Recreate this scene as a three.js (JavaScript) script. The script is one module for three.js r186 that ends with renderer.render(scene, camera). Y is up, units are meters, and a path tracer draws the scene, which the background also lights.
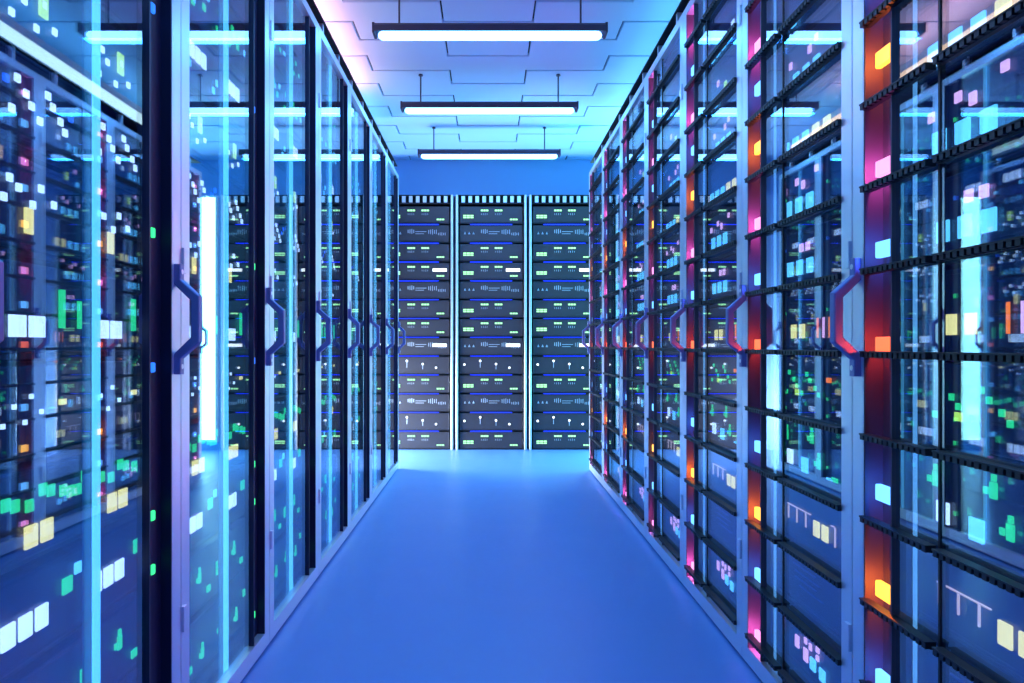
import * as THREE from 'three';
import { mergeGeometries } from 'three/addons/utils/BufferGeometryUtils.js';
import { RoundedBoxGeometry } from 'three/addons/geometries/RoundedBoxGeometry.js';
import { RectAreaLightUniformsLib } from 'three/addons/lights/RectAreaLightUniformsLib.js';

// ---------------------------------------------------------------- camera, exposure
RectAreaLightUniformsLib.init();
const scene = new THREE.Scene();
scene.background = new THREE.Color(0x000000);
const F = 730;                                                     // focal length in pixels
const camera = new THREE.PerspectiveCamera(2 * Math.atan(341.5 / F) * 180 / Math.PI, 1024 / 683, 0.05, 60);
camera.position.set(0, 1.0, 0);
camera.lookAt(0, 1.0, -5);
camera.setViewOffset(1024, 683, 24, -3.5, 1024, 683);              // lens shift: the aisle vanishes left of the middle
const renderer = new THREE.WebGLRenderer({ antialias: true });
renderer.toneMapping = THREE.LinearToneMapping;
renderer.toneMappingExposure = 1.0;
renderer.shadowMap.enabled = true;

// light levels (radiance of the soft sources, linear rgb)
const LIGHT = {
  bar: { color: [0.03, 0.36, 1.0], level: 26 },
  covePink: { color: [1.0, 0.36, 0.34], level: 40 },
  coveWhite: { color: [0.4, 0.85, 1.0], level: 6 },
  coveBlue: { color: [0.2, 0.66, 1.0], level: 12 },
  bandWarm: { color: [1.0, 0.72, 0.5], level: 0.4 },
  bandCool: { color: [0.55, 0.88, 1.0], level: 0.4 },
  door: { color: [0.3, 0.9, 1.0], level: 10 },
  doorWhite: { color: [0.85, 0.95, 1.0], level: 85 },
  doorCyan: { color: [0.1, 0.7, 1.0], level: 8 },
  tubeCyan: { color: [0.05, 0.6, 1.0], level: 1.6 },
  tubePale: { color: [0.12, 0.5, 1.0], level: 0.8 },
};

// ---------------------------------------------------------------- measures (metres)
const XL = -0.725, XR = 0.805;              // planes of the glass doors
const ZL = 1.724, ZR = 1.614, W = 0.7;      // where a rack boundary stands in each row, rack width
const K0 = -2, K1 = 6;                      // rack boundaries K0..K1 in each row
const H = 2.374, VENT = 0.08, CEIL = 2.835, DEPTH = 1.0;
const U = 0.176, UNITS = 12, U0 = 0.107;   // slots of the side racks
const ZB = 6.95;                            // fronts of the back racks
const WALLX0 = XL - DEPTH - 0.03, WALLX1 = XR + DEPTH + 0.03;

// ---------------------------------------------------------------- helpers
const taken = new Map();
function numbered(name) {
  const n = taken.get(name) ?? 0;
  taken.set(name, n + 1);
  return n ? name + '_' + String(n).padStart(3, '0') : name;
}
function box(w, h, d, x = 0, y = 0, z = 0) { return new THREE.BoxGeometry(w, h, d).translate(x, y, z); }
function span(x0, x1, y0, y1, z0, z1) { return box(x1 - x0, y1 - y0, z1 - z0, (x0 + x1) / 2, (y0 + y1) / 2, (z0 + z1) / 2); }
function join(list) { return list.length === 1 ? list[0] : mergeGeometries(list.map((g) => (g.index ? g.toNonIndexed() : g))); }
function mesh(name, geometries, material, parent) {
  const m = new THREE.Mesh(Array.isArray(geometries) ? join(geometries) : geometries, material);
  m.name = name; m.castShadow = true; m.receiveShadow = true;
  parent.add(m);
  return m;
}
function thing(name, label, category, group) {
  const o = new THREE.Group();
  o.name = numbered(name); o.userData = { label, category };
  if (group) o.userData.group = group;
  scene.add(o);
  return o;
}
function setting(name, geometries, material, label) {
  const m = mesh(name, geometries, material, scene);
  m.userData = { kind: 'structure', label, category: name.split('_')[0] };
  return m;
}
function rgb(a, s = 1) { return new THREE.Color().setRGB(a[0] * s, a[1] * s, a[2] * s); }
function paint(name, c, roughness, metalness = 0, more = {}) {
  const m = new THREE.MeshPhysicalMaterial({ roughness, metalness, ...more });
  m.name = name; m.color.setRGB(...c);
  return m;
}
function glow(name, c, s = 1) {
  const m = new THREE.MeshStandardMaterial({ roughness: 0.5 });
  m.name = name; m.color.setRGB(0.02, 0.02, 0.02); m.emissive.copy(rgb(c, s));
  return m;
}
function area(spec, w, h, position, towards, parent = scene, k = 1) {
  const l = new THREE.RectAreaLight(rgb(spec.color), spec.level * k, w, h);
  l.position.set(...position);
  parent.add(l);
  l.lookAt(...towards);
  return l;
}
let seed = 20;
const rnd = () => { seed = (seed * 1664525 + 1013904223) % 4294967296; return seed / 4294967296; };
function noise(size, lo, hi, sx, sy) {                            // tileable value noise, two layers
  const cell = (n, m) => { const g = Array.from({ length: n * m }, rnd); return (u, v) => {
    const x = u * n, y = v * m, i = Math.floor(x), j = Math.floor(y), a = x - i, b = y - j, s = (t) => t * t * (3 - 2 * t);
    const p = (I, J) => g[(J % m) * n + (I % n)];
    return (p(i, j) * (1 - s(a)) + p(i + 1, j) * s(a)) * (1 - s(b)) + (p(i, j + 1) * (1 - s(a)) + p(i + 1, j + 1) * s(a)) * s(b);
  }; };
  const coarse = cell(sx, sy), fine = cell(Math.min(size, sx * 8), Math.min(size, sy * 8)), d = new Uint8Array(size * size * 4);
  for (let j = 0; j < size; j++) for (let i = 0; i < size; i++) {
    const v = lo + (hi - lo) * (0.55 * coarse(i / size, j / size) + 0.45 * fine(i / size, j / size));
    d.set([v * 255, v * 255, v * 255, 255], (j * size + i) * 4);
  }
  const t = new THREE.DataTexture(d, size, size);
  t.wrapS = t.wrapT = THREE.RepeatWrapping; t.magFilter = THREE.LinearFilter; t.needsUpdate = true;
  return t;
}

// ---------------------------------------------------------------- materials
const floorNoise = noise(256, 0.75, 1.0, 9, 9); floorNoise.repeat.set(4, 8);
const M = {
  floor: paint('sealed floor', [0.18, 0.37, 0.76], 0.42, 0, { roughnessMap: floorNoise }),
  ceiling: paint('ceiling panel', [0.38, 0.64, 0.92], 0.6),
  plenum: paint('dark ceiling void', [0.03, 0.04, 0.08], 0.9),
  wall: paint('wall paint', [0.22, 0.5, 0.86], 0.6),
  white: paint('white raceway', [0.85, 0.85, 0.87], 0.5),
  alu: paint('satin aluminium', [0.84, 0.88, 0.96], 0.34, 0.6),
  steel: paint('blue grey handle', [0.2, 0.24, 0.52], 0.35, 0.35),
  navy: paint('navy rack steel', [0.01, 0.014, 0.05], 0.5, 0.1),
  post: paint('dark post', [0.075, 0.055, 0.085], 0.55),
  postLeft: paint('navy door column', [0.008, 0.011, 0.05], 0.5),
  plate: paint('navy faceplate', [0.007, 0.014, 0.075], 0.4, 0.1),
  chassis: paint('chassis steel', [0.06, 0.07, 0.1], 0.5, 0.5),
  black: paint('black shelf', [0.008, 0.009, 0.014], 0.5),
  grille: paint('black vent', [0.012, 0.014, 0.025], 0.7),
  housing: paint('dark lamp housing', [0.04, 0.045, 0.09], 0.5),
  grey: paint('brushed grey faceplate', [0.055, 0.052, 0.062], 0.36, 0.2),
  greyMark: paint('pale print', [0.5, 0.55, 0.62], 0.6),
  navyMark: paint('blue print', [0.08, 0.14, 0.42], 0.6),
  glass: new THREE.MeshPhysicalMaterial({ color: 0xd8eaff, roughness: 0.0, metalness: 0, transmission: 1, thickness: 0, ior: 2.7 }),
};
M.glass.name = 'coated door glass';
const G = {
  cyan: glow('led cyan', [0.28, 1.15, 1.6], 1.45), white: glow('led white', [1.4, 1.6, 1.8], 1.45), yellow: glow('led yellow', [1.7, 1.25, 0.38], 1.45), lime: glow('led lime', [0.9, 1.3, 0.12], 1.45),
  pink: glow('led pink', [1.6, 0.75, 1.15], 1.45), green: glow('led green', [0.04, 1.05, 0.3], 1.45), orange: glow('led orange', [1.9, 0.32, 0.03], 1.45), red: glow('led red', [0.8, 0.05, 0.02], 1.45), ember: glow('led ember', [0.2, 0.015, 0.015], 1.45),
  magenta: glow('led magenta', [0.75, 0.06, 0.55], 1.45), violet: glow('led violet', [0.18, 0.03, 0.4], 1.45), blue: glow('led blue', [0.02, 0.2, 1.2], 1.45), indigo: glow('led indigo', [0.02, 0.04, 0.4], 1.45), dim: glow('led pale line', [0.9, 0.55, 0.5], 1.45), mint: glow('led mint', [0.5, 1.3, 0.6], 1.45),
  core_orange: glow('led core orange', [2.6, 1.25, 0.12]), core_red: glow('led core red', [2.0, 0.3, 0.1]), core_magenta: glow('led core magenta', [1.9, 0.6, 1.5]), core_blue: glow('led core blue', [0.3, 1.1, 2.4]),
  under: glow('led underglow blue', [0.02, 0.12, 4.0]),
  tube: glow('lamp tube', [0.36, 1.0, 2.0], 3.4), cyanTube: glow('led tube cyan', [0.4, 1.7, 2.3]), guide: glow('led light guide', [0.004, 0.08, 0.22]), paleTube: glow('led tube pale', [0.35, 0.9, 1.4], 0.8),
  door: glow('lit panel cyan', LIGHT.door.color, 2.2), doorCyan: glow('lit panel deep cyan', LIGHT.doorCyan.color, 2.2), doorWhite: glow('lit panel white', LIGHT.doorWhite.color, 2.4),
  bandWarm: glow('led band warm', LIGHT.bandWarm.color, 2.4), bandCool: glow('led band cool', LIGHT.bandCool.color, 2.6),
  covePink: glow('led strip pink', LIGHT.covePink.color, 2), coveWhite: glow('led strip white', LIGHT.coveWhite.color, 2), coveBlue: glow('led strip blue', LIGHT.coveBlue.color, 2),
};

// ---------------------------------------------------------------- the room
const ZF = 1.2, ZW = 7.9;
setting('floor', span(WALLX0 - 0.1, WALLX1 + 0.1, -0.1, 0, -ZW - 0.1, ZF + 0.1), M.floor, 'smooth blue floor of the aisle between the racks');
setting('wall_left', span(WALLX0 - 0.1, WALLX0, 0, CEIL, -ZW, ZF), M.wall, 'blue side wall hidden behind the racks of the left row');
setting('wall_right', span(WALLX1, WALLX1 + 0.1, 0, CEIL, -ZW, ZF), M.wall, 'blue side wall hidden behind the racks of the right row');
setting('wall_front', span(WALLX0 - 0.1, WALLX1 + 0.1, 0, CEIL, ZF, ZF + 0.1), M.wall, 'blue wall at the near end of the aisle');
const BX0 = -1.02, BX1 = BX0 + 3 * W;                              // the three back racks
setting('wall_back', [
  span(WALLX0 - 0.1, WALLX1 + 0.1, 0, CEIL, -ZW - 0.1, -ZW),
  span(WALLX0, WALLX1, 2.436, CEIL, -ZW, -7.24),                   // header over the back racks
  span(WALLX0, BX0 - 0.004, 0, 2.436, -ZW, -ZB - 0.02),
  span(BX1 + 0.004, WALLX1, 0, 2.436, -ZW, -ZB - 0.02),
], M.wall, 'blue end wall above and beside the back racks');
{
  const c = new THREE.Group();
  c.name = 'ceiling'; c.userData = { kind: 'structure', label: 'pale ceiling of stepped interlocking panels', category: 'ceiling' };
  scene.add(c);
  mesh('ceiling_slab', span(WALLX0 - 0.1, WALLX1 + 0.1, CEIL + 0.026, CEIL + 0.12, -ZW - 0.1, ZF + 0.1), M.plenum, c);
  // every panel runs from wall to wall and its edges step half a pitch at each column
  const P = 0.49, cols = [-1.75, -1.29, -0.77, -0.255, 0.255, 0.77, 1.29, 1.83], step = [3, 2, 1, 0, 1, 2, 3];
  const s = new THREE.Shape(), gap = 0.005, at = [];
  cols[0] = WALLX0; cols[7] = WALLX1;
  const edge = (z, dir) => step.flatMap((n, i) => {
    const shift = (i2) => (dir > 0 ? 0.009 : -0.009);
    const xa = i === 0 ? cols[0] : cols[i] + (step[i - 1] > n ? -1 : 1) * (dir > 0 ? 1 : -1) * gap, xb = i === 6 ? cols[7] : cols[i + 1] + (step[i + 1] > n ? 1 : -1) * (dir > 0 ? -1 : 1) * gap * -1;
    return [[xa, z - n * P / 2 + shift(i)], [xb, z - n * P / 2 + shift(i)]];
  });
  const lower = edge(0, 1), upper = edge(P, -1).reverse();
  [...lower, ...upper].forEach(([x, z], i) => (i ? s.lineTo(x, z) : s.moveTo(x, z)));
  s.closePath();
  const panel = new THREE.ExtrudeGeometry(s, { depth: 0.016, bevelEnabled: true, bevelThickness: 0.004, bevelSize: 0.003, bevelOffset: -0.003, bevelSegments: 1 }).rotateX(-Math.PI / 2);
  for (let k = -6; k < 9; k++) { const p = mesh('panel', panel, M.ceiling, c); p.position.set(0, CEIL + 0.004, -(4.635 + k * P)); }
}

// ---------------------------------------------------------------- ceiling lamps
{
  const places = [0.15, 1.35, 2.55, 3.75, 4.95, 6.15], len = 1.18;
  const names = ['above the near wall', 'nearly overhead of the viewer', 'just in front of the viewer, out of frame', 'largest in view, nearest of three', 'middle of the three in view', 'smallest in view, closest to the back racks'];
  places.forEach((d, i) => {
    const t = thing('ceiling_lamp', 'suspended linear tube lamp, ' + names[i], 'lamp', 'suspended ceiling lamps');
    t.position.set(0.01, 2.575, -d);
    const prof = new THREE.Shape();
    [[-0.045, 0.022], [-0.045, 0.05], [-0.03, 0.066], [0.03, 0.066], [0.045, 0.05], [0.045, 0.022], [0.038, 0.022], [0.038, 0.03], [-0.038, 0.03], [-0.038, 0.022]].forEach(([x, y], j) => (j ? prof.lineTo(x, y) : prof.moveTo(x, y)));
    mesh('housing', new THREE.ExtrudeGeometry(prof, { depth: len, bevelEnabled: false }).rotateY(Math.PI / 2).translate(-len / 2, 0, 0), M.housing, t);
    mesh('lamp_tube', new THREE.CapsuleGeometry(0.03, len - 0.09, 4, 12).rotateZ(Math.PI / 2).scale(1, 0.75, 1).translate(0, 0.014, 0), G.tube, t);
    for (const s of [-1, 1]) {
      mesh('end_cap', box(0.012, 0.05, 0.088, s * (len / 2 + 0.003), 0.04, 0), M.housing, t);
      const r = mesh('hanger_rod', new THREE.CylinderGeometry(0.005, 0.005, CEIL - 2.575 - 0.066, 8).translate(s * len * 0.395, (CEIL - 2.575 + 0.066) / 2, 0), M.housing, t);
      mesh('ceiling_cup', new THREE.CylinderGeometry(0.012, 0.016, 0.012, 10).translate(s * len * 0.395, CEIL - 2.575 - 0.004, 0), M.housing, r);
    }
    area(LIGHT.bar, len - 0.04, 0.075, [0.01, 2.562, -d], [0.01, 0, -d]);
  });
}

// ---------------------------------------------------------------- lit wall panels at the far end
{
  const t = thing('light_panel', 'tall glowing cyan wall panel beside the back racks, mirrored in glass', 'light panel');
  t.position.set(1.36, 0.1, -ZB + 0.0);
  mesh('frame', [span(-0.27, -0.25, 0, 2.3, -0.02, 0.02), span(0.25, 0.27, 0, 2.3, -0.02, 0.02), span(-0.27, 0.27, 2.3, 2.32, -0.02, 0.02), span(-0.27, 0.27, -0.02, 0, -0.02, 0.02)], M.alu, t);
  mesh('light_diffuser', span(-0.25, 0.25, 0, 2.3, -0.02, 0.005), G.door, t);
  area(LIGHT.door, 0.5, 2.3, [1.36, 1.25, -ZB + 0.03], [1.36, 1.25, 0]);
  const d = 6.44;
  for (const right of [false, true]) {
    const v = thing('light_panel', right ? 'tall glowing cyan wall panel past the end of right row' : 'low glowing white wall panel past the end of left row', 'light panel'), kind = right ? 'doorCyan' : 'doorWhite', x = right ? WALLX1 : WALLX0;
    v.position.set(x, 0.1, -d); v.rotation.y = right ? -Math.PI / 2 : Math.PI / 2;
    const t = right ? 2.2 : 0.5;
    mesh('frame', [span(-0.42, -0.4, 0, t, 0, 0.04), span(0.4, 0.42, 0, t, 0, 0.04), span(-0.42, 0.42, t, t + 0.02, 0, 0.04), span(-0.42, 0.42, -0.02, 0, 0, 0.04)], M.alu, v);
    mesh('light_diffuser', span(-0.4, 0.4, 0, t, 0, 0.025), G[kind], v);
    area(LIGHT[kind], 0.8, t, [x + (right ? -0.05 : 0.05), 0.1 + t / 2, -d], [0, 0.1 + t / 2, -d]);
  }
}

// ---------------------------------------------------------------- side racks
const ORD = ['first', 'second', 'third', 'fourth', 'fifth', 'sixth', 'seventh', 'eighth', 'ninth', 'tenth', 'eleventh', 'twelfth', 'thirteenth'];
const handleShape = (() => {                                       // D-shaped pull with a flat tab at either end, in (y, z)
  const s = new THREE.Shape();
  const out = [[-0.125, 0], [-0.125, 0.012], [-0.09, 0.012], [-0.052, 0.055], [0.052, 0.055], [0.09, 0.012], [0.125, 0.012], [0.125, 0], [0.084, 0], [0.044, 0.041], [-0.044, 0.041], [-0.084, 0]];
  out.forEach(([y, z], i) => (i ? s.lineTo(z, y) : s.moveTo(z, y)));
  s.closePath();
  return new THREE.ExtrudeGeometry(s, { depth: 0.018, bevelEnabled: true, bevelSize: 0.003, bevelThickness: 0.003, bevelSegments: 2 }).translate(0, 0, -0.009).rotateY(-Math.PI / 2);
})();
const screwShape = new THREE.CylinderGeometry(0.006, 0.006, 0.004, 10).rotateX(Math.PI / 2);
const ledBar = new RoundedBoxGeometry(0.058, 0.034, 0.014, 2, 0.003), ledSmall = new RoundedBoxGeometry(0.016, 0.022, 0.008, 2, 0.003);

const shelfShape = span(-0.31, 0.31, 0, 0.01, -0.66, -0.07);
const barShape = (a, b) => {                                       // black slotted glazing bar
  const g = [span(a, b, 0.005, 0.008, -0.011, 0.01), span(a, b, -0.006, 0.005, -0.011, 0.0)];
  for (let x = a + 0.008; x < b - 0.004; x += 0.0185) g.push(box(0.012, 0.01, 0.009, x, 0.0, 0.0045));
  return join(g);
};
function makeRack(far, right) {
  const t = new THREE.Group();
  const h = W / 2 - 0.002;
  mesh('side_panel', span(-h, -h + 0.012, 0, H, -DEPTH, -0.032), M.navy, t);
  mesh('side_panel', span(h - 0.012, h, 0, H, -DEPTH, -0.032), M.navy, t);
  mesh('back_panel', span(-h + 0.012, h - 0.012, 0, H, -DEPTH, -DEPTH + 0.012), M.navy, t);
  mesh('base', span(-h + 0.012, h - 0.012, 0, 0.012, -DEPTH + 0.012, -0.034), M.navy, t);
  mesh('top_panel', span(-h + 0.012, h - 0.012, H - 0.012, H, -DEPTH + 0.012, -0.034), M.navy, t);
  // ventilated head: dark slats between pale posts
  const head = mesh('vent_head', [span(-h, h, H + VENT - 0.006, H + VENT, -DEPTH, -0.01), span(-h, h, H, H + VENT - 0.006, -0.32, -0.3)], M.grille, t);
  for (let i = 0; i < 5; i++) mesh('slat', box(2 * h, 0.004, 0.03, 0, H + 0.01 + i * 0.014, -0.12), M.grille, head);
  for (const x of [-W / 4, W / 4]) mesh('post', box(0.022, VENT - 0.006, 0.022, x, H + VENT / 2 - 0.003, -0.03), M.alu, head);
  // door
  const st = 0.047, door = mesh('door', [
    span(-h, -h + st, 0.012, H, -0.03, 0), span(h - st, h, 0.012, H, -0.03, 0),
    span(-h + st, h - st, 0.012, 0.062, -0.03, 0), span(-h + st, h - st, H - 0.035, H, -0.03, 0),
  ], M.alu, t);
  const col = 0.1, inner = h - st - col, ga = far > 0 ? -h + st : -inner, gb = far > 0 ? inner : h - st;
  if (right) {
    const seam = -0.055;
    mesh('glass_pane', span(ga - 0.002, seam - 0.003, 0.06, H - 0.033, -0.018, -0.012), M.glass, door);
    mesh('glass_pane', span(seam + 0.003, gb + 0.002, 0.06, H - 0.033, -0.018, -0.012), M.glass, door);
    mesh('mullion', span(seam - 0.003, seam + 0.003, 0.06, H - 0.033, -0.02, -0.01), M.black, door);
    const b1 = barShape(-h + st, seam - 0.01), b2 = barShape(seam + 0.01, h - st);
    for (let u = 0; u <= UNITS; u++) for (const b of [b1, b2]) mesh('glazing_bar', b, M.black, door).position.y = U0 - 0.008 + u * U;
  } else mesh('glass_pane', span(ga - 0.002, gb + 0.002, 0.06, H - 0.033, -0.018, -0.012), M.glass, door);
  const hd = mesh('handle', handleShape, M.steel, door);
  hd.position.set(far * (h - 0.026), 1.06, 0);
  for (const y of [-1, 1]) { const s = mesh('screw', screwShape, M.alu, door); s.position.set(far * (h - 0.026), 1.06 + y * 0.11, 0.014); }
  for (const y of [0.35, 1.2, 2.05]) mesh('hinge', box(0.02, 0.06, 0.006, -far * (h - 0.012), y, 0.003), M.alu, door);
  // dark channel of the door beside its far stile, with its indicator lights standing in it
  const px = far * (h - st - col / 2), deep = right ? -0.046 : -0.03;
  const post = mesh('column', [span(px - col / 2, px + col / 2, 0.062, H - 0.035, deep, deep + 0.006), span(px - far * col / 2 - 0.003, px - far * col / 2 + 0.003, 0.062, H - 0.035, deep, -0.004), span(px + far * (col / 2 - 0.002) - 0.002, px + far * (col / 2 - 0.002) + 0.002, 0.062, H - 0.035, deep, -0.001)], right ? M.post : M.postLeft, door);
  const strip = right
    ? [[0.11, 'magenta'], [0.3, 'blue'], [0.487, 'orange'], [0.69, 'blue'], [1.0, 'red'], [1.2, 'blue'], [1.37, 'magenta'], [1.6, 'orange'], [1.78, 'blue'], [1.91, 'magenta'], [2.1, 'blue'], [2.24, 'magenta']]
    : [[0.14, 'green'], [0.5, 'green'], [0.62, 'green'], [0.95, 'blue'], [1.25, 'green'], [1.75, 'blue'], [2.15, 'green']];
  const lamp = { magenta: [1, 0.12, 0.6], orange: [1, 0.16, 0.015], red: [1, 0.05, 0.02], blue: [0.03, 0.15, 1], green: [0.02, 1, 0.25] };
  for (const [y, c] of strip) {
    const l = mesh('led', right ? ledBar : ledSmall, G[right ? 'core_' + c : c], post);
    l.position.set(px, y, right ? -0.02 : -0.022);
    if (!right) continue;
    mesh('led_stem', box(0.008, 0.008, 0.018, px, y, -0.034), M.black, post);
    const p = new THREE.PointLight(rgb(lamp[c]), c === 'blue' ? 0.04 : c === 'red' ? 0.045 : 0.065);
    p.position.set(px, y, -0.018); p.castShadow = true; p.shadow.radius = 0.3;
    t.add(p);
  }
  for (let y = 0.1; y < H - 0.08; y += 0.035) if (Math.floor(y * 37) % (right ? 3 : 6) === 0) { const l = mesh('led', ledSmall, G[right ? 'cyan' : 'blue'], post); l.position.set(px - far * 0.036, y, deep + 0.008); l.scale.set(0.35, 0.5, 0.5); }
  // vertical light tube in front of the shelves
  const tx = far > 0 ? 0.04 : -0.17;
  mesh('blank_panel', [span(-0.306, 0.306, 0.062, 0.094, -0.08, -0.06)], M.plate, t);
  mesh('blank_panel', [span(-0.306, 0.306, U0 + UNITS * U, H - 0.036, -0.08, -0.06)], M.plate, t);
  const tube = mesh('light_tube', new THREE.CylinderGeometry(right ? 0.004 : 0.0075, right ? 0.004 : 0.0075, H - 0.06, 10).translate(tx, H / 2, -0.034), G[right ? 'paleTube' : 'cyanTube'], t);
  for (const y of [0.022, H - 0.02]) mesh('tube_holder', box(0.03, 0.012, 0.02, tx, y, -0.042), M.alu, tube);
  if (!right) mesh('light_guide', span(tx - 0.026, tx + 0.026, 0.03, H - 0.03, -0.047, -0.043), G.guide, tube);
  area(right ? LIGHT.tubePale : LIGHT.tubeCyan, 0.015, H - 0.1, [tx, H / 2, right ? -0.042 : -0.05], [tx, H / 2, -1], t);
  for (let u = 0; u < UNITS; u++) mesh('shelf', shelfShape, M.black, t).position.y = U0 - 0.011 + u * U;
  return t;
}

// servers of the side rows ------------------------------------------------------
const SH = U - 0.022;                                               // height of a server
const plateShape = (() => {
  const p = new RoundedBoxGeometry(0.612, SH, 0.022, 2, 0.005).translate(0, SH / 2, -0.071);
  return join([p, span(-0.3, 0.3, 0.008, 0.0095, -0.06, -0.0585), span(-0.3, 0.3, SH - 0.0095, SH - 0.008, -0.06, -0.0585)]);
})();
const chassisShape = span(-0.3, 0.3, 0.001, SH - 0.002, -0.64, -0.08);
const cellShape = new RoundedBoxGeometry(1, 1, 1, 1, 0.03);
const LED_NAME = { cyan: 'led', white: 'led', yellow: 'led', lime: 'led', pink: 'led', green: 'led', dim: 'led_line', mint: 'led', orange: 'led' };
// a pattern: [x along the bay in metres from its left edge, y, width, height, colour]
const three = (x, y, c = 'cyan', w = 0.036, h = 0.046, n = 3) => Array.from({ length: n }, (_, i) => [x + i * (w + 0.011), y, w, h, c]);
const ticks = (x, y) => [[x, y + 0.055, 0.15, 0.003, 'dim'], ...[0, 1, 2].map((i) => [x + 0.004 + i * 0.042, y + 0.01, 0.003, 0.045, 'dim']), [x + 0.125, y, 0.032, 0.046, 'yellow'], [x + 0.161, y, 0.032, 0.046, 'yellow'], [x + 0.212, y, 0.003, 0.055, 'dim'], [x + 0.197, y + 0.055, 0.018, 0.003, 'dim']];
const figure = (x, y, c = 'green') => [[x, y, 0.016, 0.032, c], [x + 0.003, y + 0.034, 0.01, 0.014, c], [x - 0.012, y + 0.006, 0.01, 0.014, c]];
const dots = (x, y, n, c, s, pitch) => Array.from({ length: n }, (_, i) => [x + (i * 0.618034 % 1) * pitch, y + (i * 0.754878 % 1) * Math.min(pitch * 0.55, SH - y - s * 1.2 - 0.008), s, s * 1.2, c]);
const RIGHT = [
  ['pink and cyan LED pyramid', [[0.1, 0.03, 0.022, 0.038, 'pink'], [0.14, 0.012, 0.024, 0.04, 'pink'], [0.17, 0.006, 0.03, 0.036, 'cyan'], [0.21, 0.0, 0.03, 0.036, 'cyan'], [0.143, 0.066, 0.014, 0.018, 'pink'], [0.165, 0.06, 0.014, 0.02, 'pink'], [0.172, 0.096, 0.014, 0.018, 'pink'], [0.196, 0.072, 0.016, 0.018, 'pink'], [0.196, 0.048, 0.014, 0.016, 'pink']].map(([x, y, ...r]) => [x, y + 0.02, ...r])],
  ['faint printed lines', [[0.09, 0.11, 0.14, 0.004, 'print'], [0.1, 0.09, 0.15, 0.004, 'print'], [0.1, 0.07, 0.13, 0.004, 'print'], [0.12, 0.05, 0.14, 0.004, 'print']]],
  ['yellow square pair and tick lines', ticks(0.06, 0.036)],
  ['cyan square pair and green figures', [...figure(0.05, 0.1), ...figure(0.17, 0.11), ...figure(0.2, 0.04, 'green'), [0.06, 0.025, 0.036, 0.046, 'white'], [0.13, 0.014, 0.038, 0.046, 'cyan'], [0.26, 0.02, 0.03, 0.012, 'green'], [0.24, 0.02, 0.04, 0.006, 'cyan']]],
  ['green dot field', [...dots(0.05, 0.05, 9, 'green', 0.012, 0.16), [0.1, 0.05, 0.02, 0.018, 'lime'], [0.24, 0.1, 0.022, 0.014, 'orange']]],
  ['pale yellow blocks', [...three(0.08, 0.03, 'yellow', 0.03, 0.044, 2), [0.2, 0.03, 0.005, 0.06, 'orange'], [0.225, 0.03, 0.005, 0.06, 'pink'], [0.25, 0.03, 0.005, 0.06, 'orange']]],
  ['low cyan blocks and pink pair', [...three(0.06, 0.03), [0.12, 0.1, 0.022, 0.026, 'pink'], [0.15, 0.1, 0.022, 0.026, 'pink']]],
  ['cyan blocks under scattered pink squares', [...three(0.05, 0.028, 'cyan', 0.04), [0.04, 0.1, 0.018, 0.022, 'pink'], [0.1, 0.115, 0.018, 0.022, 'pink'], [0.13, 0.095, 0.018, 0.026, 'pink'], [0.19, 0.128, 0.018, 0.02, 'pink']]],
  ['cyan trio and yellow pair', [...three(0.04, 0.02, 'cyan', 0.036, 0.05), ...three(0.18, 0.022, 'yellow', 0.036, 0.05, 2)]],
  ['cyan blocks under three pink squares', [...three(0.09, 0.028), [0.07, 0.1, 0.016, 0.022, 'pink'], [0.16, 0.1, 0.018, 0.024, 'pink'], [0.19, 0.12, 0.016, 0.02, 'pink']]],
  ['lime block and pink square', [[0.16, 0.05, 0.026, 0.05, 'lime'], [0.1, 0.11, 0.02, 0.026, 'pink'], [0.08, 0.03, 0.03, 0.03, 'cyan']]],
  ['cyan blocks beside a white square', [...three(0.05, 0.04), [0.22, 0.08, 0.026, 0.03, 'white']]],
];
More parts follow.
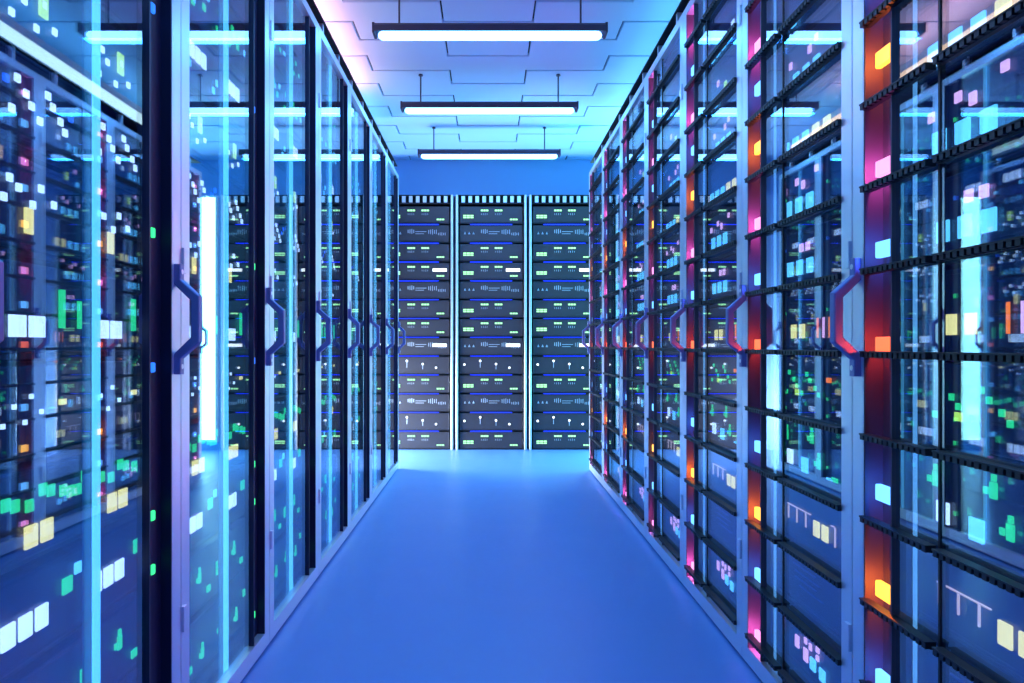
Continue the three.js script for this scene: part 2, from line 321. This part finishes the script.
const LEFT = [
  ['two green figures', [...figure(0.08, 0.06), ...figure(0.22, 0.04), [0.13, 0.03, 0.026, 0.02, 'green'], [0.29, 0.1, 0.018, 0.024, 'green']]],
  ['green square and green figure', [[0.06, 0.06, 0.034, 0.044, 'green'], ...figure(0.2, 0.08), [0.26, 0.03, 0.024, 0.02, 'green']]],
  ['white LED trio and green block', [...three(0.1, 0.05, 'white', 0.034, 0.046), [0.27, 0.09, 0.03, 0.034, 'green'], [0.04, 0.12, 0.02, 0.024, 'cyan']]],
  ['yellow LED pair under green dots', [...three(0.16, 0.02, 'yellow', 0.034, 0.044, 2), ...dots(0.04, 0.09, 9, 'green', 0.02, 0.26)]],
  ['small white dots', [...dots(0.1, 0.06, 5, 'white', 0.008, 0.12), [0.26, 0.09, 0.02, 0.012, 'yellow']]],
  ['large white block pair', [...three(0.12, 0.03, 'white', 0.042, 0.042, 2), [0.26, 0.05, 0.016, 0.08, 'green'], [0.05, 0.05, 0.016, 0.06, 'green']]],
  ['white scatter and yellow bar', [...dots(0.1, 0.08, 6, 'white', 0.013, 0.16), [0.16, 0.03, 0.022, 0.05, 'yellow']]],
  ['dense white scatter', [...dots(0.12, 0.05, 9, 'white', 0.013, 0.16), ...dots(0.02, 0.09, 4, 'blue', 0.012, 0.1)]],
  ['white scatter and lime bar', [...dots(0.12, 0.03, 6, 'white', 0.012, 0.14), [0.2, 0.07, 0.024, 0.05, 'lime']]],
  ['white trio and cyan dots', [...three(0.14, 0.08, 'white', 0.03, 0.046), ...dots(0.03, 0.03, 4, 'cyan', 0.016, 0.12)]],
  ['green and cyan dots', [...dots(0.06, 0.04, 6, 'green', 0.018, 0.2), ...dots(0.16, 0.05, 4, 'cyan', 0.016, 0.16)]],
  ['sparse green dots', [...dots(0.1, 0.05, 5, 'green', 0.014, 0.2), [0.05, 0.08, 0.024, 0.014, 'cyan']]],
];
function makeServer(pattern, right) {
  const t = new THREE.Group();
  mesh('chassis', chassisShape, M.chassis, t);
  const p = mesh('faceplate', plateShape, M.plate, t);
  const put = (x, y, w, h, c) => {
    const l = mesh(c === 'print' ? 'printed_line' : LED_NAME[c] ?? 'led', cellShape, c === 'print' ? M.navyMark : G[c], p);
    l.scale.set(w, h * 0.88, 0.006); l.position.set(x + w / 2, Math.min((y + h / 2) * 0.88, SH - h * 0.44 - 0.004), -0.059);
  };
  const wide = right ? -0.22 : -0.03, narrow = -0.3;
  for (const [x, y, w, h, c] of pattern) put(wide + x * (right ? 1.35 : 1.0), right ? y + 0.006 : y, w, h, c);
  if (!right) for (const [x, y, w, h, c] of pattern) if (x < 0.29) put(narrow + x, y, w, h, c);
  return t;
}
const RACKS = K1 - K0;
for (const right of [false, true]) {
  const far = right ? -1 : 1, side = right ? 'right' : 'left', X = right ? XR : XL, Z = right ? ZR : ZL, turn = right ? -Math.PI / 2 : Math.PI / 2;
  const rack0 = makeRack(far, right), servers0 = (right ? RIGHT : LEFT).map(([, p]) => makeServer(p, right));
  for (let k = K0; k < K1; k++) {
    const n = K1 - 1 - k, z = -(Z + (k + 0.5) * W);                 // n counts racks from the back wall
    const r = k === K0 ? rack0 : rack0.clone();
    r.name = numbered('server_rack');
    r.userData = { label: (right ? 'glass-door rack with orange and magenta lights' : 'glass-door rack with a cyan light tube') + `, ${ORD[n]} of the ${side} row from the back`, category: 'rack', group: `glass-door racks of the ${side} row` };
    r.position.set(X, 0, z); r.rotation.y = turn;
    scene.add(r);
    for (let u = 0; u < UNITS; u++) {
      const s = k === K0 ? servers0[u] : servers0[u].clone();
      s.name = numbered('server');
      s.userData = { label: `server with ${(right ? RIGHT : LEFT)[u][0]} in ${side}-row rack ${ORD[n]} from the back`, category: 'server', group: `servers behind the glass of the ${side} row` };
      s.position.set(X, U0 + u * U, z); s.rotation.y = turn;
      scene.add(s);
    }
  }
  // white raceway lying on the rack tops, with a light strip that washes the ceiling
  const z0 = Z + K0 * W, z1 = Z + K1 * W, out = right ? 1 : -1, x = X + out * 0.1;
  const t = thing('raceway', `long white raceway lying on the tops of the ${side} row of racks`, 'raceway', 'raceways on top of the rack rows');
  t.position.set(x, H + VENT, -(z0 + z1) / 2);
  const len = z1 - z0, dh = right ? 0.136 : 0.17, a = Math.min(0, out * 0.5), b = Math.max(0, out * 0.5);
  mesh('duct', new RoundedBoxGeometry(0.5, dh, len, 2, 0.006).translate((a + b) / 2, dh / 2, 0), M.white, t);
  mesh('light_band', box(0.008, dh - 0.066, len - 0.02, -out * 0.002, dh / 2 + 0.024, 0), G[right ? 'bandCool' : 'bandWarm'], t);
  const bl = area(right ? LIGHT.bandCool : LIGHT.bandWarm, len - 0.02, dh - 0.066, [-out * 0.012, dh / 2 + 0.024, 0], [0, 0, 0], t);
  bl.rotation.set(0, out * Math.PI / 2, 0);
  mesh('fascia_lip', box(0.012, 0.07, len, out * 0.05, dh + 0.034, 0), M.white, t);
  for (let i = 1; i < RACKS; i++) mesh('joint_clip', box(0.504, 0.12, 0.012, (a + b) / 2, 0.07, len / 2 - i * W), M.alu, t);
  const parts = right ? [['coveBlue', 0, 1, 1]] : [['covePink', 0, 0.88, 1], ['coveWhite', 0.88, 1, 1]];
  for (const [c, f0, f1] of parts) {
    const l = (f1 - f0) * len - 0.04, zc = len / 2 - (f0 + f1) / 2 * len;
    mesh('led_strip', box(0.024, 0.06, l, out * 0.1, dh + 0.03, zc), G[c], t);
    area(LIGHT[c], l, 0.024, [out * 0.1, dh + 0.064, zc], [x + out * 0.16 - out * 0.35, CEIL + 0.6, t.position.z + zc], t).rotation.set(0, 0, 0);
    const al = t.children[t.children.length - 1];
    al.rotation.set(Math.PI / 2, 0, 0);                              // shines straight up
    al.width = 0.024; al.height = l;
  }
}

// ---------------------------------------------------------------- back racks
{
  const BU = 0.1795, N = 13, BH = 2.432, D = 0.9, names = ['left', 'middle', 'right'];
  const rack = new THREE.Group(), h = W / 2 - 0.001;
  for (const s of [-1, 1]) {
    mesh('upright', new RoundedBoxGeometry(0.022, BH, 0.05, 2, 0.006).translate(s * (h - 0.023), BH / 2, -0.02), M.alu, rack);
    mesh('side_panel', box(0.01, BH - 0.01, D - 0.06, s * (h - 0.006), BH / 2, -D / 2 - 0.02), M.navy, rack);
  }
  mesh('back_panel', span(-h + 0.012, h - 0.012, 0, BH, -D, -D + 0.01), M.navy, rack);
  const head = mesh('vent_head', [span(-h + 0.034, h - 0.034, 2.348, 2.356, -D, -0.01), span(-h + 0.034, h - 0.034, BH - 0.008, BH, -D, -0.01), span(-h + 0.034, h - 0.034, 2.356, BH - 0.008, -0.09, -0.08)], M.grille, rack);
  for (let i = 0; i < 9; i++) mesh('slat', box(0.034, 0.06, 0.012, (i - 4) * 0.0665, 2.39, -0.012), M.alu, head);
  for (let u = 0; u < N; u++) {
    mesh('rail', span(-h + 0.034, h - 0.034, 0.004 + u * BU, 0.01 + u * BU, -0.7, -0.02), M.black, rack);
    if (u) mesh('led_strip', span(-0.2, 0.2, u * BU - 0.005, u * BU - 0.001, -0.03, -0.012), G.under, rack);
  }
  const uh = BU - 0.02, fx = (f) => -0.29 + f * 0.58;
  const plate = join([new RoundedBoxGeometry(0.6, uh, 0.02, 2, 0.006).translate(0, uh / 2, -0.03), span(-0.29, 0.29, 0.01, 0.013, -0.021, -0.0185), span(-0.29, 0.29, uh - 0.013, uh - 0.01, -0.021, -0.0185)]);
  const body = span(-0.29, 0.29, 0.001, uh - 0.002, -0.66, -0.041);
  const row = (f, y, n, w, hh, pitch) => Array.from({ length: n }, (_, i) => new RoundedBoxGeometry(w, hh, 0.006, 1, 0.002).translate(fx(f) + i * pitch + w / 2, y, -0.018));
  const bars = (f, y, n, w, hh, pitch) => Array.from({ length: n }, (_, i) => box(w, hh * (0.7 + 0.3 * ((i * 7) % 3) / 2), 0.003, fx(f) + i * pitch, y, -0.019));
  const tri = (f, y) => new THREE.CylinderGeometry(0, 0.014, 0.026, 3, 1).scale(1, 1, 0.2).translate(fx(f), y, -0.019);
  const A = { led_cluster: [G.mint, [...row(0.04, 0.07, 3, 0.03, 0.014, 0.034), ...row(0.04, 0.052, 3, 0.03, 0.012, 0.034)]], led_dash: [G.mint, row(0.33, 0.12, 3, 0.022, 0.016, 0.025)], led_dash2: [G.mint, row(0.56, 0.12, 3, 0.022, 0.016, 0.025)], led_dash3: [G.mint, row(0.81, 0.034, 3, 0.022, 0.014, 0.025)], marking: [M.greyMark, [...bars(0.34, 0.085, 4, 0.004, 0.02, 0.018), ...bars(0.57, 0.085, 4, 0.004, 0.02, 0.018)]] };
  const B = { marking: [M.greyMark, [tri(0.07, 0.085), tri(0.14, 0.085), tri(0.21, 0.085)]], marking2: [M.greyMark, [...bars(0.34, 0.1, 4, 0.006, 0.045, 0.018), span(fx(0.46), fx(0.64), 0.095, 0.099, -0.02, -0.0175), span(fx(0.46), fx(0.6), 0.075, 0.079, -0.02, -0.0175), ...bars(0.68, 0.095, 5, 0.005, 0.05, 0.018), ...bars(0.84, 0.075, 5, 0.005, 0.03, 0.016)]] };
  const dot = (f, y) => new THREE.CylinderGeometry(0.011, 0.011, 0.006, 12).rotateX(Math.PI / 2).translate(fx(f), y, -0.018);
  const C = { led_dot: [G.white, [dot(0.06, 0.085)]], led_dot2: [G.white, [dot(0.32, 0.12)]], led_dot3: [G.white, [dot(0.58, 0.09)]], led_dot4: [G.white, [dot(0.8, 0.055)]], marking: [M.greyMark, [span(fx(0.32) - 0.003, fx(0.32) + 0.003, 0.055, 0.12, -0.02, -0.018), span(fx(0.58) - 0.003, fx(0.58) + 0.003, 0.04, 0.09, -0.02, -0.018)]] };
  const bar = [G.white, [new RoundedBoxGeometry(0.135, 0.03, 0.006, 1, 0.003).translate(fx(0.86), 0.09, -0.018)]];
  const order = ['A', 'B', 'A', 'AW', 'B', 'A', 'A', 'BW', 'C', 'A', 'B', 'C', 'A'];   // top to bottom
  const kinds = {};
  for (const k of new Set(order)) {
    const t = new THREE.Group();
    mesh('chassis', body, M.chassis, t);
    const p = mesh('faceplate', plate, M.grey, t);
    const list = { ...(k[0] === 'A' ? A : k[0] === 'B' ? B : C), ...(k[1] ? { led_bar: bar } : {}) };
    for (const [n, [m, g]] of Object.entries(list)) mesh(n.replace(/\d$/, ''), g, m, p);
    kinds[k] = t;
  }
  const says = { A: 'green light groups', AW: 'green lights and a white bar', B: 'pale printed marks', BW: 'printed marks and a white bar', C: 'white dots' };
  for (let i = 0; i < 3; i++) {
    const x = BX0 + (i + 0.5) * W, r = i ? rack.clone() : rack;
    r.name = numbered('open_rack');
    r.userData = { label: `open dark rack facing down the aisle, ${names[i]} one of three at the back`, category: 'rack', group: 'open racks across the far end' };
    r.position.set(x, 0, -ZB); scene.add(r);
    order.forEach((k, j) => {
      const s = kinds[k].clone();
      s.name = numbered('server');
      s.userData = { label: `grey server with ${says[k]}, ${ORD[j]} from top in ${names[i]} back rack`, category: 'server', group: 'servers in the open back racks' };
      s.position.set(x, 0.0105 + (N - 1 - j) * BU, -ZB);
      scene.add(s);
    });
  }
}

renderer.render(scene, camera);
